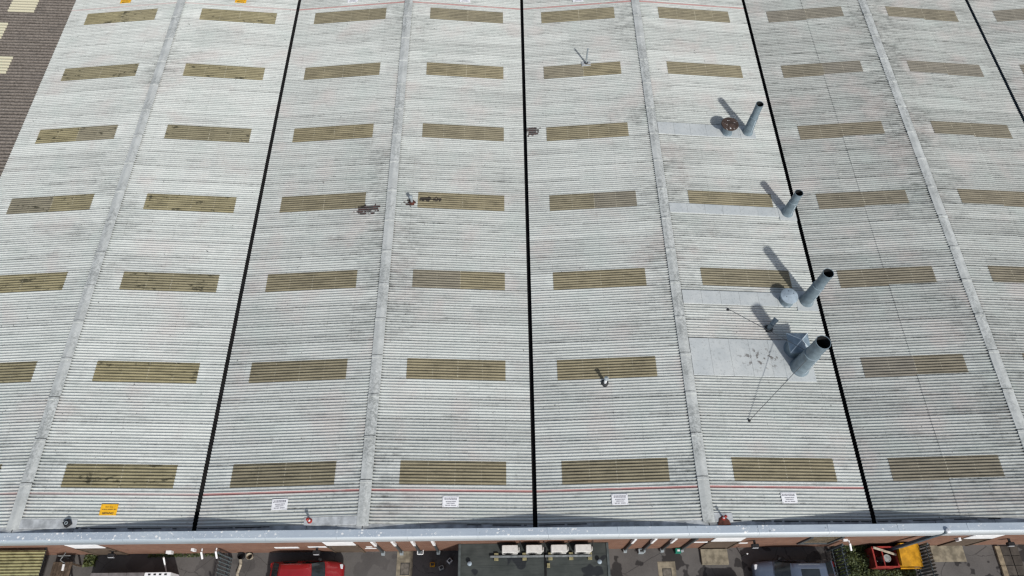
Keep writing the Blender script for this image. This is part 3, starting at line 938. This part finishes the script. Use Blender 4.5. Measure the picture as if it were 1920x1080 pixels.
# ------------------------------------------------------------------ wall fittings
ordn = ("first", "second", "third", "fourth")
pl = (-7.48, -6.56, -5.65, -4.72); pr_ = (4.62, 5.55, 6.48, 7.46)
for i, x in enumerate(pl + pr_):
    lab = ("%s dark downpipe with white top left of the annex, counted from the left" % ordn[i]) if i < 4 else ("%s dark downpipe right of the annex, counted from the left" % ordn[i - 4])
    t = thing("downpipe", (x, WALL - .075, G), lab, "downpipe", "downpipes on the front wall")
    MB().box(-.05, .05, -.055, .065, .25, 2.45, .012).build("pipe", M['dnpipe'], t)
    MB().box(-.062, .062, -.068, .068, 2.45, 3.6, .012).build("upper_pipe", M['whitep'] if i != 7 else M['dnpipe'], t)
    MB().box(-.09, .09, -.14, .065, .06, .26, .02).build("shoe", M['pipe'], t)
def flood(x, z, label):
    t = thing("floodlight", (x, WALL - .02, z), label, "floodlight", "black floodlights on the front wall")
    MB().box(-.05, .05, -.20, .016, -.03, .03).build("bracket", M['black'], t)
    MB().box(-.17, .17, -.34, -.16, -.10, .12, .03).build("lamp_body", M['black'], t)
    MB().box(-.13, .13, -.355, -.342, -.07, .09).build("lens", M['lamp'], t)
flood(-20.3, -2.75, "black floodlight beside the leftmost white shutter box")
flood(-10.43, -2.55, "black floodlight above the red car")
flood(10.49, -1.95, "black floodlight left of the brown window")
flood(22.9, -2.25, "black floodlight at the far right of the front wall")
def camera_unit(x, z, label, out=.30):
    t = thing("security_camera", (x, WALL - .02, z), label, "camera", "white security cameras on the front wall")
    smooth_by_angle(MB().tube((0, .016, 0), (0, -.16, .0), .035, .035, 10).build("arm", M['whitep'], t), 40)
    smooth_by_angle(MB().tube((0, -.14, .05), (.06, -.14 - out, -.10), .05, .05, 14).build("housing", M['whitep'], t), 40)
    MB().tube((.06, -.141 - out, -.101), (.063, -.15 - out, -.106), .035, .035, 12).build("lens", M['black'], t)
camera_unit(-15.25, -2.55, "white security camera above the left fence")
camera_unit(-16.0, -2.7, "white security camera just left of the left fence", .3)
camera_unit(15.15, -2.25, "white security camera above the middle fence")
def plate(x, z, w, hgt, mat, label, name="wall_sign", cat="sign", d=.03):
    t = thing(name, (x, WALL - d, z), label, cat)
    MB().box(-w / 2, w / 2, 0, d - .002, -hgt / 2, hgt / 2, .006).build("panel", mat, t)
    m = MB()
    for sx in (-w * .42, w * .42): m.box(sx - .01, sx + .01, -.004, -.0005, -.01, .01)
    m.build("fixing", M['lead'], t)
plate(-11.9, -2.6, 1.15, .30, M['whitep'], "long white board on the wall left of the red car's floodlight")
plate(-10.3, -2.5, 1.1, .26, M['whitep'], "long white board on the wall behind the red car's floodlight")
plate(-7.95, -2.65, .30, .18, M['whitep'], "small white plate on the wall beside the first left downpipe")
plate(-7.95, -3.1, .55, .14, M['whitep'], "narrow white plate on the wall under the small plate")
plate(8.0, -2.3, .85, .20, M['whitep'], "white board on the wall left of the right shutter door")
plate(10.1, -2.7, .6, .18, M['whitep'], "white board on the wall right of the right shutter door")
plate(-17.8, -3.30, .26, .30, M['whitep'], "white meter box on the wall behind the white crate", "meter_box", "box", .14)
plate(-16.4, -2.7, .14, .34, M['whitep'], "small upright white box high on the wall left of the fence", "junction_box", "box", .12)
plate(14.85, -1.95, .22, .12, M['whitep'], "tiny white box on the wall right of the window", "junction_box", "box", .10)
plate(20.3, -2.0, .12, .30, M['whitep'], "small white bulkhead lamp left of the rightmost shutter", "bulkhead_lamp", "lamp", .14)
# lamp post
t = thing("lamp_post", (17.60, 1.80, G), "dark blue grey lamp post leaning past the coping beside the yellow hopper", "lamp post")
t.rotation_euler = (radians(-2.2), radians(7.5), 0)
MB().box(-.10, .10, -.07, .07, 0, 4.95, .02).build("post", M['post'], t)
MB().box(.102, .118, -.03, .03, .9, 4.6).build("cable_cover", M['whitep'], t)
smooth_by_angle(MB().lathe([(.09, 4.95), (.11, 5.0), (.11, 5.06), (.01, 5.12)], 16).build("lamp_head", M['lamp'], t), 40)
MB().box(-.20, .20, -.16, .16, -.01, .04, .01).build("base_plate", M['tray'], t)

# ------------------------------------------------------------------ yard surfaces
def slab(name, x0, x1, y0, y1, h, mat, kind="structure", **k):
    return MB().box(x0, x1, y0, y1, G - .1, G + h, .015 if h > .03 else 0).build(name, mat, None, kind=kind, **k)
slab("concrete_path", -6.80, -6.0, -6, WALL - .01, .012, M['concrete'])
slab("concrete_slab", 6.22, 7.10, -.4, 1.49, .012, M['concrete'])
slab("concrete_apron", 20.1, 21.75, 1.33, WALL - .01, .02, M['concrete'])
t = slab("door_step", 8.42, 9.76, 1.31, WALL - .07, .15, M['concrete'])
for x0, x1, y0, y1, l in ((-6.60, -6.15, 1.0, 1.57, "rectangular manhole cover set in the narrow concrete path"), (6.42, 6.88, .5, 1.17, "rectangular manhole cover set in the concrete slab")):
    t = thing("manhole_cover", ((x0 + x1) / 2, (y0 + y1) / 2, G + .012), l, "manhole cover")
    w, d = (x1 - x0) / 2, (y1 - y0) / 2
    MB().box(-w, w, -d, d, -.02, .004).build("frame", M['lead'], t)
    MB().box(-w + .03, w - .03, -d + .03, d - .03, .0, .012, .004).build("lid", M['iron'], t)
kb = link("kerb", None, None, None, (23.45, 0, G), kind="structure")
for i in range(9):
    y = 2.05 - i * .915
    MB().box(-.13, .14, y - .90, y, -.1, .12, .02).build("kerb_stone", M['kerb'], kb)
pv = link("paving", None, None, None, (23.6, 0, G), kind="structure")
for i in range(7):
    for j in range(2):
        MB().box(.02 + j * .46, .45 + j * .46, 2.04 - i * .46 - .44, 2.04 - i * .46, -.1, .06 + random.uniform(-.006, .006), .012).build("paving_slab", M['setts'], pv)

# ------------------------------------------------------------------ cars
def car(name, label, loc, rz, L, W, H, mat, sunroof=False):
    t = thing(name, loc, label, "car", rot=(0, 0, rz))
    hw = W / 2
    st = [(-.5, .38, .66, .78), (-.485, .30, .84, .88), (-.44, .24, .93, .95), (-.34, .20, .965, .985), (-.1, .19, .965, 1.0), (.12, .19, .955, 1.0),
          (.24, .19, .93, .995), (.33, .20, .865, .98), (.42, .24, .77, .94), (.475, .30, .68, .86), (.5, .38, .56, .74)]
    cs = [(0, 0), (.80, 0), (.95, .12), (1.0, .42), (.985, .72), (.90, .93), (.62, 1.0), (0, 1.03)]
    cs = cs + [(-a, b) for a, b in reversed(cs[1:-1])]
    k = H / 1.48
    rings = [[(f * L, a * hw * w, (zl + (zt - zl) * b) * k) for a, b in cs] for f, zl, zt, w in st]
    smooth_by_angle(MB().loft(rings, True, True).build("body", mat, t), 50)
    # cabin
    zb_, zt_ = .93 * k, H
    def ring(x0, x1, w, z, bow):
        n = 6
        pts = []
        for i in range(n + 1):
            u = -1 + 2 * i / n
            pts.append((x1 + bow * (1 - u * u), u * w, z))
        for i in range(1, 6):
            u = i / 6
            pts.append((x1 + (x0 - x1) * u, w * (1 + .03 * sin(pi * u)), z))
        for i in range(n + 1):
            u = 1 - 2 * i / n
            pts.append((x0 - bow * .6 * (1 - u * u), u * w, z))
        for i in range(1, 6):
            u = i / 6
            pts.append((x0 + (x1 - x0) * u, -w * (1 + .03 * sin(pi * u)), z))
        return pts
    b0 = (-.465 * L, .255 * L, hw * .90)
    r0 = (-.31 * L, .075 * L, hw * .70)
    rr = []
    for u, s in ((0, 0), (.5, .5), (.86, .88), (.97, .975), (1.0, 1.06)):
        x0 = b0[0] + (r0[0] - b0[0]) * s; x1 = b0[1] + (r0[1] - b0[1]) * s; w = b0[2] + (r0[2] - b0[2]) * s
        rr.append(ring(x0, x1, w, zb_ + (zt_ - .05 - zb_) * u, .10 * (1 - .5 * u)))
    rr.append([(p[0] * .96 - .01 * L, p[1] * .86, zt_ - .015) for p in rr[-1]])
    rr.append([((p[0] + .17 * L) * .55 - .17 * L, p[1] * .5, zt_) for p in rr[-1]])
    cabin = smooth_by_angle(MB().loft(rr, False, True).build("cabin", mat, t), 50)
    def lerp(p, q, s): return tuple(a + (b - a) * s for a, b in zip(p, q))
    def glass(idx, name, a=.10, b=.84, out=(0, 0, 0)):
        lo = [lerp(rr[0][i], rr[1][i], a * 2) for i in idx]
        mid = [rr[1][i] for i in idx]
        hi = [lerp(rr[1][i], rr[2][i], (b - .5) / .36) for i in idx]
        vs = []; off = Vector(out)
        for ring_ in (lo, mid, hi): vs += [tuple(Vector(p) + off) for p in ring_]
        n = len(idx)
        fs = [(j * n + i, j * n + i + 1, (j + 1) * n + i + 1, (j + 1) * n + i) for j in range(2) for i in range(n - 1)]
        me = mesh(name, vs, fs, True)
        link(name, me, M['glass'], t)
    glass(list(range(0, 7)), "windscreen", .06, .86, (.012, 0, .012))
    glass(list(range(12, 19)), "rear_window", .2, .84, (-.012, 0, .012))
    glass([6, 7, 8], "side_window", .14, .82, (0, .012, .004)); glass([9, 10, 11], "side_window", .14, .82, (0, .012, .004))
    glass([19, 20, 21], "side_window", .14, .82, (0, -.012, .004)); glass([22, 23, 0], "side_window", .14, .82, (0, -.012, .004))
    if sunroof:
        MB().box(-.235 * L, -.01 * L, -hw * .42, hw * .42, H - .03, H + .006, .01).build("sunroof", M['glass'], t)
    for fx in (-.31, .31):
        for sy in (-1, 1):
            m = MB(); r = .30 * k
            prof = [(r, -.10), (r, .09), (r * .93, .105), (r * .70, .10)]
            R = [[(fx * L + q * cos(2 * pi * i / 20), sy * (hw - .10) + sy * d, .30 * k + q * sin(2 * pi * i / 20)) for i in range(20)] for q, d in prof]
            m.loft(R, True, False)
            wl = m.build("tyre", M['rubber'], t)
            m = MB(); R = [[(fx * L + q * cos(2 * pi * i / 20), sy * (hw - .10) + sy * d, .30 * k + q * sin(2 * pi * i / 20)) for i in range(20)] for q, d in ((r * .70, .10), (r * .6, .07), (r * .15, .085))]
            m.loft(R, False, True).build("rim", M['rim'], wl)
    for sy in (-1, 1):
        MB().box(.435 * L, .485 * L, min(sy * hw * .52, sy * hw * .80), max(sy * hw * .52, sy * hw * .80), .60 * k, .705 * k, .03).build("headlight", M['lamp'], t)
        MB().box(-.497 * L, -.46 * L, min(sy * hw * .60, sy * hw * .88), max(sy * hw * .60, sy * hw * .88), .66 * k, .86 * k, .03).build("tail_light", M['tail'], t)
        MB().box(.155 * L, .205 * L, min(sy * hw * .93, sy * hw * 1.10), max(sy * hw * .93, sy * hw * 1.10), .92 * k, 1.05 * k, .03).build("mirror", M['black'], t)
    MB().tube((-.33 * L, 0, H - .03), (-.40 * L, 0, H + .16), .008, .004, 6).build("aerial", M['black'], t)
    MB().box(.33 * L, .36 * L, -hw * .5, hw * .5, .86 * k, .88 * k).build("bonnet_seam", M['black'], t) if False else None
    return t
car("parked_car", "small red hatchback parked by the wall with its nose to the right", (-11.04, .80, G), 0, 3.55, 1.66, 1.46, M['car_red'])
car("parked_car", "blue grey car with a black sunroof parked by the wall", (12.72, .52, G), pi, 3.95, 1.80, 1.50, M['car_grey'], True)
car("parked_car", "dark car parked nose toward the wall beside the grey car", (9.55, -1.52, G), pi / 2, 4.1, 1.72, 1.45, M['car_dark'])

# ------------------------------------------------------------------ fences
def fence(x, ya, yb, label, pale_w, gap, th):
    n = int((ya - yb) / gap)
    t = thing("palisade_fence", (x, ya, G), label, "fence", "palisade fences running out from the wall")
    w = pale_w / 2
    vs = [(-.012, -w, .06), (.012, -w * .3, .06), (.012, w * .3, .06), (-.012, w, .06),
          (-.012, -w, 1.72), (.012, -w * .3, 1.72), (.012, w * .3, 1.72), (-.012, w, 1.72), (0, 0, 1.84)]
    me = mesh("pale", vs, [(0, 1, 5, 4), (1, 2, 6, 5), (2, 3, 7, 6), (3, 0, 4, 7), (4, 5, 8), (5, 6, 8), (6, 7, 8), (7, 4, 8), (3, 2, 1, 0)])
    for i in range(n):
        link("pale", me, M['pale'], t, (random.uniform(-.004, .004), -.10 - i * gap, 0), (0, random.uniform(-.008, .008), 0))
    for z in (.35, 1.45):
        MB().box(-.055, -.016, -(ya - yb), -.02, z, z + .05).build("rail", M['pale'], t)
    for k_ in range(int((ya - yb) / 2.6) + 1):
        y = -.06 - k_ * 2.6
        MB().box(-.13, -.056, y - .05, y + .05, 0, 1.80, .01).build("post", M['pale'], t)
fence(-15.0, 1.95, -5.5, "palisade fence standing left of the red car", .07, .165, .02)
fence(14.98, 2.0, -5.5, "palisade fence between the grey car and the ivy", .065, .155, .02)
fence(19.10, 2.0, -5.5, "dense palisade fence right of the yellow hopper", .095, .15, .02)

# ------------------------------------------------------------------ ivy
iv = []; ivf = []; tone = []
rr_ = random.Random(3)
def leaves(x0, x1, y0, y1, hmax, n, size=.07):
    for _ in range(n):
        x = rr_.uniform(x0, x1); y = rr_.uniform(y0, y1)
        z = G + .03 + hmax * rr_.random() ** .8 * (.45 + .55 * abs(sin(x * 3.1) * cos(y * 4.3)))
        s = size * rr_.uniform(.6, 1.3); a = rr_.uniform(0, 2 * pi); tl = rr_.uniform(-.7, .7); t2 = rr_.uniform(-.6, .6)
        ux, uy = cos(a) * s, sin(a) * s
        b = len(iv)
        iv.extend([(x - ux, y - uy, z - tl * s), (x + uy * .7, y - ux * .7, z + t2 * s), (x + ux * 1.2, y + uy * 1.2, z + tl * s), (x - uy * .7, y + ux * .7, z - t2 * s)])
        ivf.append((b, b + 1, b + 2, b + 3))
        v = rr_.random()
        tone.extend([v] * 4)
leaves(15.15, 17.0, -3.5, WALL - .02, .55, 11000, .042)
leaves(17.0, 18.9, -3.5, .95, .40, 7000, .042)
link("ivy_ground_cover", mesh("ivy_ground_cover", iv, ivf, False, {"tone": tone}), M['leaf'], kind="stuff", label="dark green ivy spreading between two fences", cat="ivy")
MB().box(15.1, 19.0, -3.6, WALL - .015, G - .05, G + .03).build("planting_bed", M['soil'], kind="structure")
iv, ivf, tone = [], [], []
leaves(-22.3, -21.75, 1.55, 2.05, .35, 260, .06)
link("weed_clump", mesh("weed_clump", iv, ivf, False, {"tone": [min(1, v + .3) for v in tone]}), M['leaf'], label="small green weed clump at the wall foot beside the boards", cat="weed")
iv, ivf, tone = [], [], []
leaves(-19.2, -15.4, 1.95, 2.1, .10, 380, .04)
link("moss_strip", mesh("moss_strip", iv, ivf, False, {"tone": tone}), M['leaf'], kind="stuff", label="low moss and weeds along the wall foot", cat="moss")

# ------------------------------------------------------------------ red skip with scrap, yellow hopper
t = thing("red_skip", (17.2, 1.46, G), "scuffed red open skip full of scrap beside the yellow hopper", "skip")
w, d, hh = .56, .46, 1.0
m = MB()
m.box(-w, w, -d, d, .06, .12)
m.box(-w, -w + .03, -d, d, .12, hh); m.box(w - .03, w, -d, d, .12, hh); m.box(-w + .03, w - .03, -d, -d + .03, .12, hh); m.box(-w + .03, w - .03, d - .03, d, .12, hh)
m.build("body", M['skip_red'], t)
m = MB()
m.box(-w - .03, w + .03, -d - .03, -d + .04, hh, hh + .05); m.box(-w - .03, w + .03, d - .04, d + .03, hh, hh + .05)
m.box(-w - .03, -w + .04, -d + .04, d - .04, hh, hh + .05); m.box(w - .04, w + .03, -d + .04, d - .04, hh, hh + .05); m.box(-.14, -.09, -d + .04, d - .04, hh, hh + .04)
m.build("rim", M['red'], t)
for sx in (-.4, .4):
    MB().box(sx - .06, sx + .06, -d + .02, d - .02, 0, .06).build("skid", M['skip_red'], t)
t = thing("scrap_plank", (17.2, 1.72, G + 1.09), "pale timber plank lying across the red skip", "plank", rot=(0, .04, radians(-18)))
MB().box(-.56, .56, -.05, .05, -.03, .03, .006).build("board", M['wood_pale'], t)
t = thing("scrap_drum", (17.35, 1.42, G + .12), "dull silver drum lid up in the red skip", "drum")
smooth_by_angle(MB().lathe([(.17, 0), (.18, .05), (.17, .06), (.17, .70), (.18, .71), (.18, .76), (.15, .76), (.15, .74)], 24, cap0=True, cap1=True).build("shell", M['silver'], t), 35)
t = thing("scrap_heap", (16.9, 1.4, G + .12), "loose dark metal offcuts heaped in the red skip", "scrap")
for i in range(14):
    a = Vector((random.uniform(-.22, .15), random.uniform(-.32, .32), random.uniform(.3, .75)))
    b_ = a + Vector((random.uniform(-.1, .1), random.uniform(-.1, .1), random.uniform(-.3, .1)))
    MB().tube(a, b_, .02, .03, 6).build("offcut", (M['silver'], M['lead'], M['skip_red'])[i % 3], t)
t = thing("yellow_hopper", (18.30, 1.50, G), "large amber steel hopper with sloping lid next to the red skip", "hopper")
m = MB().add([(-.40, -.40, .15), (.45, -.42, .15), (.45, .44, .15), (-.40, .44, .15), (-.52, -.46, 1.30), (.54, -.48, 1.12), (.54, .50, 1.22), (-.52, .50, 1.42)],
             [(3, 2, 1, 0), (0, 1, 5, 4), (1, 2, 6, 5), (2, 3, 7, 6), (3, 0, 4, 7)])
m.build("body", M['amber'], t)
m = MB().add([(-.545, -.50, 1.325), (-.02, -.51, 1.26), (.57, -.52, 1.135), (.57, .53, 1.235), (-.02, .54, 1.385), (-.545, .53, 1.455),
              (-.545, -.50, 1.295), (-.02, -.51, 1.23), (.57, -.52, 1.105), (.57, .53, 1.205), (-.02, .54, 1.355), (-.545, .53, 1.425)],
             [(0, 1, 4, 5), (1, 2, 3, 4), (6, 7, 1, 0), (7, 8, 2, 1), (8, 9, 3, 2), (9, 10, 4, 3), (10, 11, 5, 4), (11, 6, 0, 5), (11, 10, 7, 6), (10, 9, 8, 7)])
m.build("lid", M['amber'], t)
MB().box(-.50, .52, -.60, -.535, .98, 1.05, .01).build("front_lip", M['amber'], t)
for sx in (-.3, .3):
    MB().box(sx - .07, sx + .07, -.38, .40, 0, .15).build("fork_pocket", M['frame'], t)
# ------------------------------------------------------------------ left yard corner
t = thing("plastic_canopy", (-24.5, WALL, G), "yellowed corrugated plastic canopy at the lower left corner", "canopy")
me = corrugated("corrugated_sheet", -5.0, 2.42, 1.62, 2.50, 4.2, 0, (), None, (0, 1), lift=.0, pitch=.135, amp=.022, y0=-4.35)
link("corrugated_sheet", me, M['poly'], t)
for x in (-4.9, -1.6, 1.5):
    MB().box(x - .05, x + .05, -4.30, -4.20, 0, 2.36).build("post", M['frame'], t)
    MB().box(x - .03, x + .03, -4.2, -.02, 2.30, 2.38).build("rafter", M['frame'], t)
t = thing("timber_platform", (-22.86, 1.66, G), "brown boarded timber platform beside the plastic canopy", "platform")
for i in range(7):
    MB().box(-.45 + i * .132, -.45 + i * .132 + .118, -2.4, .0, .90 + random.uniform(-.005, .005), .945, .006).build("board", M['wood'], t)
for y in (-2.3, -1.2, -.12):
    MB().box(-.45, .46, y, y + .08, .80, .898).build("bearer", M['wood'], t)
    for x in (-.42, .36):
        MB().box(x, x + .07, y, y + .08, 0, .80).build("leg", M['wood'], t)
t = thing("white_tube", (-22.75, 1.40, G + .975), "short white plastic tube lying on the timber platform", "tube", rot=(0, 0, radians(4)))
smooth_by_angle(MB().tube((0, -.14, 0.01), (0, .14, 0.01), .055, .055, 12).build("tube", M['whitep'], t), 40)
t = thing("bracket_rail", (-22.9, 1.95, G), "bent metal handrail at the wall between the canopy and the boards", "handrail")
MB().path([(-.22, -.02, 1.05), (.38, -.02, 1.05)], .022).path([(.12, .12, 1.05), (-.05, -.22, 1.05), (.15, -.34, 1.0)], .022).path([(.15, -.34, 1.0), (.15, -.34, 0)], .022).path([(-.2, -.02, 1.05), (-.2, -.02, 0)], .022).build("tube", M['tray'], t)
t = thing("storage_trunk", (-20.05, .62, G), "long low dark storage trunk with mauve grey lid in front of the wall", "trunk")
MB().box(-1.28, 1.27, -.50, .50, .0, .92, .02).build("body", M['black'], t)
for i in range(3):
    MB().box(-1.30 + i * .865, -1.30 + i * .865 + .855, -.53, .52, .922, .985, .015).build("lid", M['trunk'], t)
t = thing("white_crate", (-18.13, .64, G), "white plastic crate with dark hand slots beside the storage trunk", "crate")
MB().box(-.63, .63, -.50, .50, .0, .98, .02).build("body", M['whitep'], t)
for i in range(4):
    MB().box(-.45 + i * .26, -.45 + i * .26 + .12, .36, .44, .975, .986).build("slot", M['black'], t)
t = thing("leaning_pole", (-18.05, 1.28, G), "slim white pole leaning toward the wall behind the crate", "pole")
smooth_by_angle(MB().tube((-.10, -.05, .02), (.10, .50, 1.1), .03, .045, 10).build("pole", M['whitep'], t), 40)
t = thing("fence_hose", (-14.55, 1.5, G), "pale bundled sheeting along the foot of the left fence", "sheeting")
m = MB()
pts = [(-.02 + .05 * sin(i * 1.7), .30 - i * .22, .09 + .03 * sin(i * 2.3)) for i in range(14)]
m.path(pts, .075, 8)
smooth_by_angle(m.build("roll", M['wood_pale'], t), 60)
t = thing("wall_bucket", (-14.1, 1.92, G), "tan and black buckets at the wall right of the left fence", "bucket")
smooth_by_angle(MB().lathe([(.12, 0), (.16, .30), (.15, .30), (.11, .02)], 18).build("bucket", M['wood_pale'], t), 35)
smooth_by_angle(MB().lathe([(.13, 0), (.17, .32), (.16, .32), (.12, .02)], 18, (-.42, .02)).build("pot", M['black'], t), 35)
for x, y, mat, l, nm in ((5.42, 1.98, M['pipe'], "small grey gully box at the wall between right downpipes", "gully_box"), (7.28, 1.98, M['green'], "small green box at the foot of the last right downpipe", "green_box")):
    t = thing(nm, (x, y, G), l, "box")
    MB().box(-.14, .14, -.13, .11, 0, .26, .02).build("casing", mat, t)
    MB().box(-.05, .07, -.05, .04, .258, .275).build("lid", M['whitep'] if nm == "green_box" else M['lead'], t)
t = thing("chain_post", (10.5, 1.70, G), "thin chain post left of the grey car", "post")
smooth_by_angle(MB().tube((0, 0, 0), (0, 0, .9), .025, .025, 10).build("post", M['lead'], t), 40)
smooth_by_angle(MB().lathe([(.04, .88), (.04, .93), (.01, .96)], 12).build("cap", M['whitep'], t), 40)
t = thing("white_bracket", (-5.6, 2.02, G + .45), "small white bracket on the wall foot between left downpipes", "bracket")
MB().path([(-.14, .08, 0), (-.14, -.12, 0), (.14, -.12, 0), (.14, .08, 0)], .022, 8).build("bar", M['whitep'], t)
for i, (x, y, mt, l) in enumerate(((-5.0, 1.45, M['amber'], "small amber crate in the shade beside the annex"), (-4.55, 1.30, M['silver'], "small silver canister in the shade beside the annex"), (-4.15, 1.62, M['whitep'], "small white carton in the shade beside the annex"))):
    t = thing(("shaded_crate", "shaded_canister", "shaded_carton")[i], (x, y, G), l, ("crate", "canister", "carton")[i], rot=(0, 0, .4 * i))
    MB().box(-.12, .12, -.10, .10, 0, .24, .02).build("shell", mt, t)
    MB().box(-.08, .08, -.06, .06, .241, .262, .005).build("lid", M['lead'], t)
